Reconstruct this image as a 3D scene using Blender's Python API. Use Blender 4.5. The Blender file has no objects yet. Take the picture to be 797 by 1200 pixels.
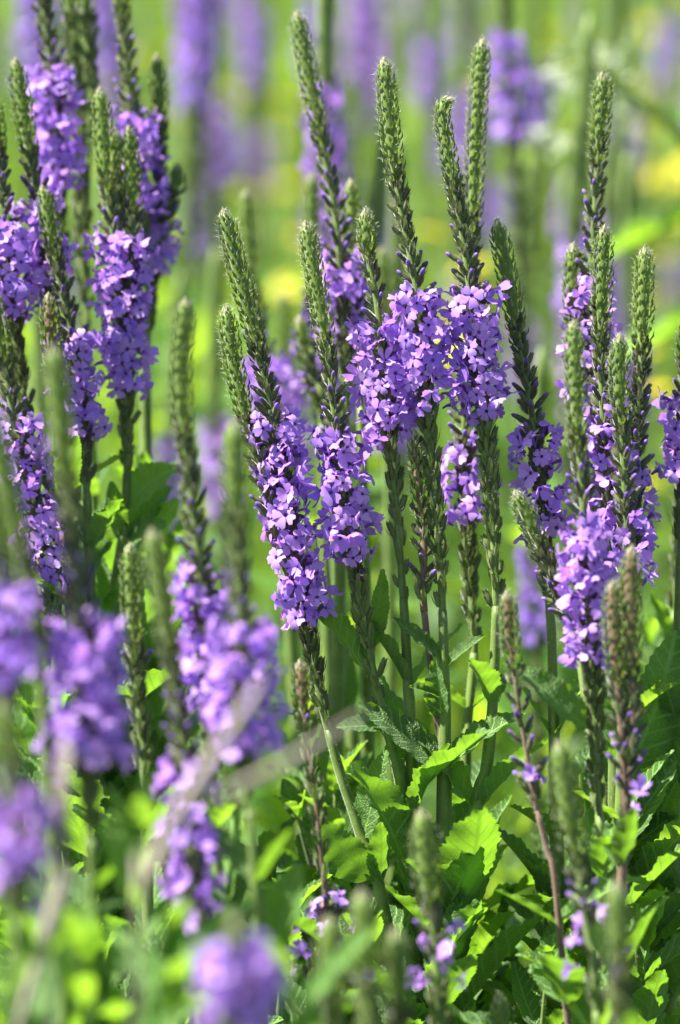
import bpy, math, random
import numpy as np
from mathutils import Vector, Matrix

R = random.Random(11)
sc = bpy.context.scene
col = sc.collection

# ------------------------------------------------------------------ camera, sky, sun, exposure
D = 1.70                                  # metres to the plane of focus
PITCH = math.radians(13.0)
FRAME_H = 0.48                            # metres seen from bottom to top at the plane of focus
CAM = Vector((0.0, -D * math.cos(PITCH), 0.90 + D * math.sin(PITCH)))
FWD = Vector((0, math.cos(PITCH), -math.sin(PITCH)))
UP = Vector((0, math.sin(PITCH), math.cos(PITCH)))
cam = bpy.data.cameras.new('camera')
camo = bpy.data.objects.new('camera', cam)
col.objects.link(camo)
camo.location = CAM
camo.rotation_euler = (math.pi / 2 - PITCH, 0, 0)
cam.sensor_fit = 'VERTICAL'
cam.sensor_height = 24.0
cam.sensor_width = 24.0
cam.lens = 12.0 / (FRAME_H / 2 / D)
cam.clip_start = 0.05
cam.clip_end = 2000
cam.dof.use_dof = True
cam.dof.focus_distance = D
cam.dof.aperture_fstop = cam.lens / 36.0  # 36 mm pupil
cam.dof.aperture_blades = 0
sc.camera = camo

SUN_EL, SUN_AZ = math.radians(56), math.radians(-84)     # azimuth from +Y towards +X: upper left
w = bpy.data.worlds.new('World')
sc.world = w
w.use_nodes = True
nt = w.node_tree
sky = nt.nodes.new('ShaderNodeTexSky')
sky.sky_type = 'NISHITA'
sky.sun_disc = False
sky.sun_elevation = SUN_EL
sky.sun_rotation = SUN_AZ
bg = nt.nodes['Background']
bg.inputs['Strength'].default_value = 0.06
nt.links.new(sky.outputs[0], bg.inputs['Color'])
sl = bpy.data.lights.new('sun', 'SUN')
sl.energy = 5.0
sl.angle = math.radians(0.5)
sl.color = (1.0, 0.955, 0.88)
so = bpy.data.objects.new('sun', sl)
col.objects.link(so)
sdir = Vector((math.sin(SUN_AZ) * math.cos(SUN_EL), math.cos(SUN_AZ) * math.cos(SUN_EL), math.sin(SUN_EL)))
so.rotation_euler = sdir.to_track_quat('Z', 'Y').to_euler()
so.location = sdir * 6
vs = sc.view_settings
sc.display_settings.display_device = 'sRGB'
vs.view_transform = 'Standard'
vs.look = 'None'
vs.gamma = 1
vs.exposure = 1.75
vs.use_curve_mapping = False
cy = sc.cycles
cy.use_denoising = True
cy.max_bounces = 8
cy.diffuse_bounces = 4
cy.transmission_bounces = 6
cy.transparent_max_bounces = 6
cy.sample_clamp_indirect = 6
cy.caustics_reflective = False
cy.caustics_refractive = False


def P(px, py, d):
    """a point of the place: where the sight line of a spot in the 797 x 1200 photograph is D + d metres deep"""
    t = D + d
    k = FRAME_H / 1200.0 * t / D
    return CAM + FWD * t + Vector((1, 0, 0)) * ((px - 398.5) * k) + UP * ((600 - py) * k)


# ------------------------------------------------------------------ materials
def mat(name):
    m = bpy.data.materials.new(name)
    m.use_nodes = True
    m.node_tree.nodes.clear()
    return m, m.node_tree


def N(t, kind, **kw):
    n = t.nodes.new(kind)
    for k, v in kw.items():
        if k in n.inputs:
            n.inputs[k].default_value = v
        else:
            setattr(n, k, v)
    return n


def ramp(t, fac, stops):
    r = t.nodes.new('ShaderNodeValToRGB')
    e = r.color_ramp.elements
    while len(e) < len(stops):
        e.new(0.5)
    for i, (p, c) in enumerate(stops):
        e[i].position = p
        e[i].color = (*c, 1)
    if fac is not None:
        t.links.new(fac, r.inputs[0])
    return r


def math_n(t, op, a, b=None, c=None):
    n = t.nodes.new('ShaderNodeMath')
    n.operation = op
    for i, v in enumerate((a, b, c)):
        if v is None:
            continue
        if isinstance(v, (int, float)):
            n.inputs[i].default_value = v
        else:
            t.links.new(v, n.inputs[i])
    return n.outputs[0]


def plant_mat(name, stops, trans, tmix, rough=0.55, noise=180.0, bump=0.25, rnd=0.35, spec=0.4, sheen=0.0):
    """leafy tissue: principled + translucent, colour varied by noise and from piece to piece"""
    m, t = mat(name)
    out = N(t, 'ShaderNodeOutputMaterial')
    tc = N(t, 'ShaderNodeTexCoord')
    nz = N(t, 'ShaderNodeTexNoise', Scale=noise, Detail=3.0)
    t.links.new(tc.outputs['Object'], nz.inputs['Vector'])
    oi = N(t, 'ShaderNodeObjectInfo')
    geo = N(t, 'ShaderNodeNewGeometry')
    mix = math_n(t, 'MULTIPLY', math_n(t, 'ADD', oi.outputs['Random'], geo.outputs['Random Per Island']), rnd * 0.5)
    f = math_n(t, 'ADD', math_n(t, 'MULTIPLY', nz.outputs['Fac'], 1.0 - rnd), mix)
    cr = ramp(t, f, stops)
    p = N(t, 'ShaderNodeBsdfPrincipled', Roughness=rough)
    p.inputs['Specular IOR Level'].default_value = spec
    if sheen:
        p.inputs['Sheen Weight'].default_value = sheen
        p.inputs['Sheen Roughness'].default_value = 0.4
    t.links.new(cr.outputs[0], p.inputs['Base Color'])
    b = N(t, 'ShaderNodeBump', Strength=bump, Distance=0.0006)
    t.links.new(nz.outputs['Fac'], b.inputs['Height'])
    t.links.new(b.outputs[0], p.inputs['Normal'])
    if tmix > 0:
        tr = N(t, 'ShaderNodeBsdfTranslucent')
        tr.inputs['Color'].default_value = (*trans, 1)
        ms = N(t, 'ShaderNodeMixShader')
        ms.inputs[0].default_value = tmix
        t.links.new(p.outputs[0], ms.inputs[1])
        t.links.new(tr.outputs[0], ms.inputs[2])
        t.links.new(ms.outputs[0], out.inputs[0])
    else:
        t.links.new(p.outputs[0], out.inputs[0])
    return m


def petal_mat(name, stops, tstops, tmix):
    m, t = mat(name)
    out = N(t, 'ShaderNodeOutputMaterial')
    tc = N(t, 'ShaderNodeTexCoord')
    oi = N(t, 'ShaderNodeObjectInfo')
    geo = N(t, 'ShaderNodeNewGeometry')
    nz = N(t, 'ShaderNodeTexNoise', Scale=420.0, Detail=2.0)
    t.links.new(tc.outputs['Object'], nz.inputs['Vector'])
    f = math_n(t, 'ADD', math_n(t, 'MULTIPLY', oi.outputs['Random'], 0.45),
               math_n(t, 'MULTIPLY', geo.outputs['Random Per Island'], 0.3))
    f = math_n(t, 'ADD', f, math_n(t, 'MULTIPLY', nz.outputs['Fac'], 0.25))
    c1 = ramp(t, f, stops)
    c2 = ramp(t, f, tstops)
    p = N(t, 'ShaderNodeBsdfPrincipled', Roughness=0.5)
    p.inputs['Specular IOR Level'].default_value = 0.35
    p.inputs['Sheen Weight'].default_value = 0.25
    t.links.new(c1.outputs[0], p.inputs['Base Color'])
    b = N(t, 'ShaderNodeBump', Strength=0.2, Distance=0.0005)
    t.links.new(nz.outputs['Fac'], b.inputs['Height'])
    t.links.new(b.outputs[0], p.inputs['Normal'])
    tr = N(t, 'ShaderNodeBsdfTranslucent')
    t.links.new(c2.outputs[0], tr.inputs['Color'])
    ms = N(t, 'ShaderNodeMixShader')
    ms.inputs[0].default_value = tmix
    t.links.new(p.outputs[0], ms.inputs[1])
    t.links.new(tr.outputs[0], ms.inputs[2])
    t.links.new(ms.outputs[0], out.inputs[0])
    return m


def leaf_mat(name, dark, mid, trans, tmix):
    """wrinkled vervain leaf: pale midrib, side veins and a net of small cells in relief, laid out on the leaf's own uv"""
    m, t = mat(name)
    out = N(t, 'ShaderNodeOutputMaterial')
    uv = N(t, 'ShaderNodeUVMap')
    sp = N(t, 'ShaderNodeSeparateXYZ')
    t.links.new(uv.outputs[0], sp.inputs[0])
    au = math_n(t, 'ABSOLUTE', math_n(t, 'SUBTRACT', sp.outputs[0], 0.5))         # 0 at midrib, 0.5 at edge
    ph = math_n(t, 'SUBTRACT', math_n(t, 'MULTIPLY', sp.outputs[1], 9.0), math_n(t, 'MULTIPLY', au, 3.4))
    fr = math_n(t, 'ABSOLUTE', math_n(t, 'SUBTRACT', math_n(t, 'FRACT', ph), 0.5))  # 0 on a side vein
    side = N(t, 'ShaderNodeMapRange', interpolation_type='SMOOTHSTEP')
    side.inputs['From Min'].default_value = 0.0
    side.inputs['From Max'].default_value = 0.16
    t.links.new(fr, side.inputs['Value'])
    rib = N(t, 'ShaderNodeMapRange', interpolation_type='SMOOTHSTEP')
    rib.inputs['From Min'].default_value = 0.012
    rib.inputs['From Max'].default_value = 0.05
    t.links.new(au, rib.inputs['Value'])
    vein = math_n(t, 'MULTIPLY', side.outputs[0], rib.outputs[0])                  # 0 on veins, 1 between
    vs_ = N(t, 'ShaderNodeVectorMath', operation='MULTIPLY')
    vs_.inputs[1].default_value = (20.0, 38.0, 1.0)
    t.links.new(uv.outputs[0], vs_.inputs[0])
    vo = N(t, 'ShaderNodeTexVoronoi', feature='DISTANCE_TO_EDGE', Scale=1.0)
    t.links.new(vs_.outputs[0], vo.inputs['Vector'])
    cell = math_n(t, 'MINIMUM', math_n(t, 'MULTIPLY', vo.outputs[0], 2.4), 1.0)
    h = math_n(t, 'MULTIPLY', math_n(t, 'POWER', cell, 0.6), math_n(t, 'ADD', math_n(t, 'MULTIPLY', vein, 0.75), 0.25))
    tc = N(t, 'ShaderNodeTexCoord')
    nz = N(t, 'ShaderNodeTexNoise', Scale=45.0, Detail=3.0)
    t.links.new(tc.outputs['Object'], nz.inputs['Vector'])
    oi = N(t, 'ShaderNodeObjectInfo')
    f = math_n(t, 'ADD', math_n(t, 'MULTIPLY', nz.outputs['Fac'], 0.5), math_n(t, 'MULTIPLY', oi.outputs['Random'], 0.5))
    c = ramp(t, f, [(0.25, dark), (0.75, mid)])
    mx = N(t, 'ShaderNodeMix', data_type='RGBA')
    t.links.new(vein, mx.inputs[0])
    pale = tuple(min(1, x * 1.5 + 0.03) for x in mid)
    mx.inputs[6].default_value = (*pale, 1)
    t.links.new(c.outputs[0], mx.inputs[7])
    p = N(t, 'ShaderNodeBsdfPrincipled', Roughness=0.48)
    p.inputs['Specular IOR Level'].default_value = 0.45
    p.inputs['Sheen Weight'].default_value = 0.12
    t.links.new(mx.outputs[2], p.inputs['Base Color'])
    b = N(t, 'ShaderNodeBump', Strength=0.8, Distance=0.0009)
    t.links.new(h, b.inputs['Height'])
    t.links.new(b.outputs[0], p.inputs['Normal'])
    tr = N(t, 'ShaderNodeBsdfTranslucent')
    tm = N(t, 'ShaderNodeMix', data_type='RGBA')
    t.links.new(math_n(t, 'MULTIPLY', vein, math_n(t, 'ADD', math_n(t, 'MULTIPLY', cell, 0.5), 0.5)), tm.inputs[0])
    tm.inputs[6].default_value = (*tuple(x * 0.6 for x in trans), 1)
    tm.inputs[7].default_value = (*trans, 1)
    t.links.new(tm.outputs[2], tr.inputs['Color'])
    ms = N(t, 'ShaderNodeMixShader')
    ms.inputs[0].default_value = tmix
    t.links.new(p.outputs[0], ms.inputs[1])
    t.links.new(tr.outputs[0], ms.inputs[2])
    t.links.new(ms.outputs[0], out.inputs[0])
    return m


M_BRACT = plant_mat('bract_green', [(0.2, (0.05, 0.09, 0.015)), (0.55, (0.14, 0.215, 0.035)), (0.85, (0.34, 0.42, 0.11))],
                    (0.34, 0.46, 0.05), 0.25, 0.6, 300, 0.2, 0.5, 0.25, 0.15)
M_CALYX = plant_mat('calyx_green_purple', [(0.2, (0.085, 0.045, 0.085)), (0.45, (0.075, 0.085, 0.035)), (0.8, (0.17, 0.21, 0.06))],
                    (0.2, 0.26, 0.08), 0.2, 0.55, 260, 0.2, 0.6, 0.35, 0.4)
M_SEED = plant_mat('spent_calyx', [(0.2, (0.07, 0.06, 0.03)), (0.5, (0.12, 0.16, 0.04)), (0.85, (0.27, 0.34, 0.10))],
                   (0.2, 0.32, 0.06), 0.2, 0.6, 260, 0.2, 0.55, 0.3, 0.3)
M_BUD = petal_mat('bud_violet', [(0.2, (0.10, 0.05, 0.25)), (0.7, (0.24, 0.12, 0.46)), (1, (0.45, 0.27, 0.62))],
                  [(0.2, (0.25, 0.12, 0.6)), (1, (0.5, 0.25, 0.8))], 0.25)
M_PETAL = petal_mat('petal_violet', [(0.1, (0.34, 0.21, 0.80)), (0.5, (0.53, 0.30, 0.84)), (0.95, (0.74, 0.48, 0.88))],
                    [(0.1, (0.36, 0.18, 0.88)), (0.5, (0.55, 0.25, 0.90)), (0.95, (0.74, 0.37, 0.90))], 0.45)
M_THROAT = petal_mat('flower_throat', [(0.2, (0.16, 0.05, 0.30)), (1, (0.24, 0.09, 0.40))],
                     [(0.2, (0.3, 0.12, 0.6)), (1, (0.4, 0.2, 0.7))], 0.3)
M_STEM = plant_mat('stem_green', [(0.25, (0.10, 0.16, 0.03)), (0.7, (0.19, 0.29, 0.055))],
                   (0.25, 0.42, 0.05), 0.12, 0.5, 120, 0.4, 0.2, 0.4, 0.3)
M_BROWN = plant_mat('stem_purple_brown', [(0.25, (0.13, 0.075, 0.06)), (0.75, (0.25, 0.16, 0.10))],
                    (0.25, 0.2, 0.1), 0.08, 0.6, 120, 0.4, 0.2, 0.3, 0.3)
M_HAIR = plant_mat('white_hair', [(0.2, (0.62, 0.66, 0.52)), (0.8, (0.78, 0.8, 0.68))], (0.75, 0.8, 0.6), 0.5, 0.4, 50, 0, 0.2)
M_TIP = plant_mat('pale_bud_tip', [(0.2, (0.34, 0.33, 0.18)), (0.8, (0.5, 0.46, 0.3))], (0.5, 0.5, 0.25), 0.3, 0.6, 300, 0.2, 0.4, 0.3, 0.5)
M_DRY = plant_mat('dry_tan', [(0.2, (0.30, 0.25, 0.19)), (0.8, (0.46, 0.41, 0.34))], (0.4, 0.35, 0.25), 0.15, 0.7, 90, 0.4, 0.3)
M_LEAF = leaf_mat('leaf_green', (0.045, 0.12, 0.022), (0.13, 0.25, 0.05), (0.31, 0.62, 0.03), 0.42)
M_LEAF2 = leaf_mat('leaf_fresh_green', (0.07, 0.18, 0.025), (0.16, 0.32, 0.05), (0.40, 0.72, 0.04), 0.48)
M_GRASS = plant_mat('grass_green', [(0.2, (0.04, 0.10, 0.015)), (0.6, (0.10, 0.20, 0.025)), (0.9, (0.24, 0.28, 0.07))],
                    (0.40, 0.58, 0.04), 0.42, 0.5, 15, 0, 0.8)
M_FAR = plant_mat('meadow_leaf', [(0.2, (0.04, 0.10, 0.015)), (0.6, (0.09, 0.20, 0.025)), (0.9, (0.16, 0.27, 0.05))],
                  (0.38, 0.60, 0.03), 0.45, 0.5, 10, 0, 0.8)
M_YELLOW = plant_mat('yellow_ray', [(0.2, (0.66, 0.60, 0.01)), (0.8, (0.78, 0.74, 0.03))], (0.8, 0.76, 0.03), 0.4, 0.5, 60, 0, 0.4)
M_DISC = plant_mat('yellow_disc', [(0.2, (0.35, 0.2, 0.01)), (0.8, (0.6, 0.42, 0.03))], (0.5, 0.4, 0.03), 0.0, 0.7, 300, 0.3, 0.3)
M_WHITE = plant_mat('white_floret', [(0.2, (0.62, 0.68, 0.5)), (0.8, (0.8, 0.82, 0.7))], (0.7, 0.8, 0.5), 0.4, 0.5, 200, 0, 0.4)
M_SOIL = plant_mat('soil', [(0.2, (0.03, 0.035, 0.015)), (0.6, (0.05, 0.08, 0.02)), (0.9, (0.09, 0.14, 0.035))], (0, 0, 0), 0.0, 0.9, 7, 0.6, 0.0)
M_BUG = plant_mat('insect_dark', [(0.2, (0.015, 0.012, 0.012)), (0.8, (0.04, 0.03, 0.02))], (0, 0, 0), 0, 0.25, 300, 0.2, 0.2)
M_BUGW = plant_mat('insect_pale', [(0.2, (0.6, 0.6, 0.52)), (0.8, (0.75, 0.75, 0.66))], (0.6, 0.6, 0.5), 0.2, 0.5, 300, 0.2, 0.2)


# ------------------------------------------------------------------ mesh helpers
class MB:
    """collects pieces of geometry, then links them as one mesh object"""
    def __init__(self):
        self.v, self.f, self.m, self.n = [], [], [], 0

    def add(self, V, F, mi=0, mtx=None):
        V = np.asarray(V, float)
        if mtx is not None:
            V = V @ mtx[0].T + mtx[1]
        n = self.n
        self.v.append(V)
        self.f.extend([tuple(i + n for i in q) for q in F])
        if isinstance(mi, int):
            self.m.extend([mi] * len(F))
        else:
            self.m.extend(mi)
        self.n += len(V)

    def tube(self, pts, rad, sides=8, mi=0, cap=True, ridge=0.0):
        pts = np.asarray(pts, float)
        n = len(pts)
        rad = np.broadcast_to(np.asarray(rad, float), (n,))
        tg = np.gradient(pts, axis=0)
        tg /= np.linalg.norm(tg, axis=1)[:, None] + 1e-12
        ref = np.array([0.0, 1.0, 0.0]) if abs(tg[0][1]) < 0.9 else np.array([1.0, 0, 0])
        V = []
        for i in range(n):
            a = np.cross(tg[i], ref)
            a /= np.linalg.norm(a)
            b = np.cross(tg[i], a)
            for k in range(sides):
                an = 2 * math.pi * k / sides
                r = rad[i] * (1 + ridge * math.cos(4 * an))
                V.append(pts[i] + (a * math.cos(an) + b * math.sin(an)) * r)
        F = []
        for i in range(n - 1):
            for k in range(sides):
                k2 = (k + 1) % sides
                F.append((i * sides + k, i * sides + k2, (i + 1) * sides + k2, (i + 1) * sides + k))
        if cap:
            F.append(tuple(range(sides))[::-1])
            F.append(tuple((n - 1) * sides + k for k in range(sides)))
        self.add(V, F, mi)

    def mesh(self, name, mats, smooth=True, uv=None):
        me = bpy.data.meshes.new(name)
        V = np.concatenate(self.v) if self.v else np.zeros((0, 3))
        me.from_pydata(V.tolist(), [], self.f)
        for m in mats:
            me.materials.append(m)
        if len(mats) > 1:
            me.polygons.foreach_set('material_index', self.m)
        me.polygons.foreach_set('use_smooth', [smooth] * len(self.f))
        me.update()
        return me


def link(name, me, parent=None, loc=(0, 0, 0)):
    o = bpy.data.objects.new(name, me)
    col.objects.link(o)
    if parent is not None:
        o.parent = parent
    o.location = loc
    return o


def tag(o, label=None, cat=None, group=None, kind=None):
    for k, v in (('label', label), ('category', cat), ('group', group), ('kind', kind)):
        if v:
            o[k] = v
    return o


def copy_tree(o, parent=None):
    c = o.copy()
    col.objects.link(c)
    c.parent = parent
    for ch in o.children:
        copy_tree(ch, c)
    return c


def frame_from(z, roll=0.0, hint=None):
    """3x3 with columns x, y, z; z is the given direction, y close to hint"""
    z = np.asarray(z, float)
    z = z / np.linalg.norm(z)
    h = np.asarray(hint if hint is not None else (0, 0, 1), float)
    if abs(z @ h) / np.linalg.norm(h) > 0.97:
        h = np.array([0.0, 1.0, 0.13])
    x = np.cross(h, z)
    x /= np.linalg.norm(x)
    y = np.cross(z, x)
    if roll:
        c, s = math.cos(roll), math.sin(roll)
        x, y = x * c + y * s, y * c - x * s
    return np.stack([x, y, z], axis=1)


def m4(rot, pos, s=1.0):
    m = Matrix([[rot[i][j] * s for j in range(3)] + [pos[i]] for i in range(3)] + [[0, 0, 0, 1]])
    return m


class Axis:
    """smooth line from tip to root through world points; carries the photograph's row so that zones can be given by row"""
    def __init__(self, pts4, step=0.002):
        p = np.asarray(pts4, float)
        ext = np.vstack([2 * p[0] - p[1], p, 2 * p[-1] - p[-2]])
        out = []
        for i in range(1, len(ext) - 2):
            p0, p1, p2, p3 = ext[i - 1:i + 3]
            n = max(2, int(np.linalg.norm((p2 - p1)[:3]) / step))
            for k in range(n):
                t = k / n
                out.append(0.5 * (2 * p1 + (p2 - p0) * t + (2 * p0 - 5 * p1 + 4 * p2 - p3) * t * t + (3 * p1 - p0 - 3 * p2 + p3) * t ** 3))
        out.append(p[-1])
        self.p = np.array(out)
        self.s = np.concatenate([[0], np.cumsum(np.linalg.norm(np.diff(self.p[:, :3], axis=0), axis=1))])
        self.L = self.s[-1]

    def at(self, s):
        return np.array([np.interp(s, self.s, self.p[:, k]) for k in range(3)])

    def tan(self, s):
        a, b = self.at(max(0, s - 0.003)), self.at(min(self.L, s + 0.003))
        t = a - b
        return t / (np.linalg.norm(t) + 1e-12)

    def s_of_row(self, y):
        i = np.argmax(self.p[:, 3] >= y)
        if self.p[i, 3] < y:
            return self.L
        if i == 0:
            return 0.0
        return float(np.interp(y, self.p[i - 1:i + 1, 3], self.s[i - 1:i + 1]))

    def row(self, s):
        return float(np.interp(s, self.s, self.p[:, 3]))


# ------------------------------------------------------------------ small botanical pieces (templates)
mm = 0.001


def bract_t(Lb, wd, bow=0.45):
    V = [(-wd * .55, 0, 0), (wd * .55, 0, 0), (-wd, Lb * .45, bow * wd), (wd, Lb * .45, bow * wd),
         (0, Lb * .45, bow * wd + wd * .75), (0, Lb, bow * wd * .5), (0, 0, wd * .5)]
    F = [(0, 6, 4, 2), (6, 1, 3, 4), (2, 4, 5), (4, 3, 5)]
    return np.array(V), F


def calyx_t(L_, r, teeth=True, rs=None):
    """five-sided tube, narrow at the foot, with teeth; grows along +Y, foot at origin"""
    rs = rs or R
    V, F = [], []
    prof = [(0, .45), (.3, .95), (.7, 1.0), (.92, .82)]
    for (h, q) in prof:
        for k in range(5):
            a = 2 * math.pi * k / 5
            V.append((math.cos(a) * r * q, h * L_, math.sin(a) * r * q))
    for i in range(3):
        for k in range(5):
            k2 = (k + 1) % 5
            F.append((i * 5 + k, (i + 1) * 5 + k, (i + 1) * 5 + k2, i * 5 + k2))
    if teeth:
        for k in range(5):
            a = 2 * math.pi * (k + .5) / 5
            q = rs.uniform(.75, 1.1)
            V.append((math.cos(a) * r * q, L_ * rs.uniform(1.02, 1.15), math.sin(a) * r * q))
            F.append((15 + k, len(V) - 1, 15 + (k + 1) % 5))
    # narrow bract below it, on the outer side (+Z)
    n = len(V)
    V += [(-r * .5, 0, r * .6), (r * .5, 0, r * .6), (-r * .45, L_ * .5, r * 1.35), (r * .45, L_ * .5, r * 1.35), (0, L_ * 1.0, r * 1.45)]
    F += [(n, n + 1, n + 3, n + 2), (n + 2, n + 3, n + 4)]
    return np.array(V), F


def budtip_t(L0, r, Lb):
    V, F = [], []
    prof = [(0, .7), (.35, 1.05), (.75, .9), (.95, .45)]
    for (h, q) in prof:
        for k in range(6):
            a = 2 * math.pi * k / 6
            V.append((math.cos(a) * r * q, L0 + h * Lb, math.sin(a) * r * q + .25 * r * h))
    for i in range(3):
        for k in range(6):
            k2 = (k + 1) % 6
            F.append((i * 6 + k, (i + 1) * 6 + k, (i + 1) * 6 + k2, i * 6 + k2))
    V.append((0, L0 + Lb * 1.03, .25 * r))
    for k in range(6):
        F.append((18 + k, 24, 18 + (k + 1) % 6))
    return np.array(V), F


def hairs_into(mb, pos, nrm, L_, wd, mi, rs, up=0.3):
    """a thin tapering hair standing on a surface point"""
    d = np.asarray(nrm, float) + np.array([rs.gauss(0, .35), rs.gauss(0, .35), rs.gauss(up, .35)])
    d /= np.linalg.norm(d) + 1e-9
    t = np.cross(d, [rs.gauss(0, 1), rs.gauss(0, 1), rs.gauss(0, 1)])
    t /= np.linalg.norm(t) + 1e-9
    mb.add([pos + t * wd, pos - t * wd, pos + d * L_], [(0, 1, 2)], mi)


def flower_mesh(i, low=False):
    """salver-shaped flower: five notched, slightly crumpled lobes (two upper smaller) round a dark throat, on a short tube; faces +Z, top is +Y"""
    rs = random.Random(100 + i)
    mb = MB()
    rows = [(.75, .55), (2.3, 1.55), (4.0, 2.15), (5.15, 1.25)]
    if low:
        rows = [(.75, .6), (3.6, 2.2), (5.15, 1.2)]
    for k in range(5):
        a = math.pi / 2 + math.pi / 5 + k * 2 * math.pi / 5 + rs.gauss(0, .07)
        sc_ = (0.86 if k in (0, 4) else 1.0) * rs.uniform(.9, 1.12)
        if k == 2:
            sc_ *= 1.08
        lift = rs.uniform(-1.9, 1.9) + (2.6, -1.8, .4, 0)[i % 4] * (0 if low else 1)
        cup = rs.uniform(-.9, .8)
        tw = rs.gauss(0, .6)
        V = []
        for j, (r, hw) in enumerate(rows):
            q = r / 5.2
            for u in (-1, 0, 1):
                rr = r * sc_
                if j == len(rows) - 1 and u == 0:
                    rr -= .55
                x, y = rr, u * hw * sc_
                z = lift * q * q * 1.3 + cup * (u * u) * q + tw * u * q + (.9 if j == 0 else 0) * -.6
                V.append((x * math.cos(a) - y * math.sin(a), x * math.sin(a) + y * math.cos(a), z))
        F = []
        for j in range(len(rows) - 1):
            for u in range(2):
                b = j * 3 + u
                F.append((b, b + 3, b + 4, b + 1))
        mb.add(np.array(V) * mm, F, 0)
    V, F = [], []
    for j, (z, r) in enumerate([(-5.0, .55), (-2.5, .8), (-.35, 1.05)]):
        for k in range(6):
            a = 2 * math.pi * k / 6
            V.append((math.cos(a) * r * mm, (math.sin(a) * r + (-.9 if j == 0 else 0)) * mm, z * mm))
    for j in range(2):
        for k in range(6):
            k2 = (k + 1) % 6
            F.append((j * 6 + k, j * 6 + k2, j * 6 + 6 + k2, j * 6 + 6 + k))
    F.append((6, 7, 8, 9, 10, 11))
    mb.add(V, F, [1] * 12 + [1])
    return mb


FLOWERS = [flower_mesh(i).mesh('flower', [M_PETAL, M_THROAT]) for i in range(16)]
FLOW_LOW = [flower_mesh(i, True) for i in range(6)]


def wilted_mesh(i):
    rs = random.Random(300 + i)
    mb = MB()
    V, F = calyx_t(5.4 * mm, 1.25 * mm, True, rs)
    mb.add(V, F, 0)
    return mb


CAL_SEED = []
for i in range(4):
    mb = MB()
    V, F = calyx_t(R.uniform(5.6, 6.8) * mm, R.uniform(1.15, 1.4) * mm)
    mb.add(V, F, 0)
    for _ in range(7):
        a = R.uniform(0, 6.28)
        nr = np.array([math.cos(a), .2, math.sin(a)])
        hairs_into(mb, nr * np.array([1.2, 0, 1.2]) * mm + np.array([0, R.uniform(1, 5.5) * mm, 0]), nr, 1.5 * mm, .07 * mm, 1, R, 0)
    CAL_SEED.append(mb)
CAL_BUD, CAL_OPEN = [], []
for i in range(4):
    mb = MB()
    Lc = R.uniform(6.0, 7.2) * mm
    V, F = calyx_t(Lc, R.uniform(1.2, 1.45) * mm)
    mb.add(V, F, 0)
    for _ in range(8):
        a = R.uniform(0, 6.28)
        nr = np.array([math.cos(a), .2, math.sin(a)])
        hairs_into(mb, nr * np.array([1.2, 0, 1.2]) * mm + np.array([0, R.uniform(1, 5.5) * mm, 0]), nr, 1.5 * mm, .07 * mm, 1, R, 0)
    CAL_BUD.append(mb)
    mb2 = MB()
    mb2.v, mb2.f, mb2.m, mb2.n = list(mb.v), list(mb.f), list(mb.m), mb.n
    V, F = budtip_t(Lc * .84, .95 * mm, R.uniform(1.8, 3.8) * mm)
    mb2.add(V, F, 2)
    CAL_OPEN.append(mb2)
ME_BUD = [m.mesh('flower_bud', [M_CALYX, M_HAIR]) for m in CAL_BUD]
ME_OPEN = [m.mesh('flower_bud', [M_CALYX, M_HAIR, M_BUD]) for m in CAL_OPEN]


def leaf_mesh(i, m):
    """toothed elliptic leaf, 1 long, foot at origin, along +Y, upper face +Z; folded at the midrib, arched and waved"""
    rs = random.Random(500 + i)
    n = 32
    cols_ = (-1, -.55, 0, .55, 1)
    curl, fold, wv = rs.uniform(.02, .22), rs.uniform(.10, .30), rs.uniform(.01, .03)
    bend = rs.gauss(0, .05)
    V, F, UV = [], [], []
    for j in range(n + 1):
        v = j / n
        w_ = 0.5 * (math.sin(math.pi * min(1, v * .94 + .03) ** .86)) ** .8
        if v < .08:
            w_ *= .25 + v / .08 * .75
        tooth = (1.0 if j % 2 else .90) if 1 < j < n else 1.0
        for u in cols_:
            ww = w_ * u * (tooth if abs(u) == 1 else 1)
            fwd_ = (.012 if (j % 2 and abs(u) == 1) else 0)
            z = fold * abs(ww) - curl * v * v + wv * math.sin(v * 24 + abs(u) * 2.2 + i) * abs(u) + rs.gauss(0, .004) * abs(u)
            V.append((ww * .50 * 2 * .5 + bend * math.sin(v * 3), v + fwd_, z))
            UV.append((.5 + u * .5 * max(.15, w_ * 2), v))
    for j in range(n):
        for u in range(4):
            b = j * 5 + u
            F.append((b, b + 1, b + 6, b + 5))
    me = bpy.data.meshes.new('leaf')
    me.from_pydata(V, [], F)
    me.materials.append(m)
    uvl = me.uv_layers.new(name='UVMap')
    flat = []
    for f in F:
        for k in f:
            flat += UV[k]
    uvl.data.foreach_set('uv', flat)
    me.polygons.foreach_set('use_smooth', [True] * len(F))
    me.update()
    return me


LEAVES = [leaf_mesh(i, M_LEAF) for i in range(8)]
LEAVES2 = [leaf_mesh(i + 8, M_LEAF2) for i in range(6)]


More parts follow.
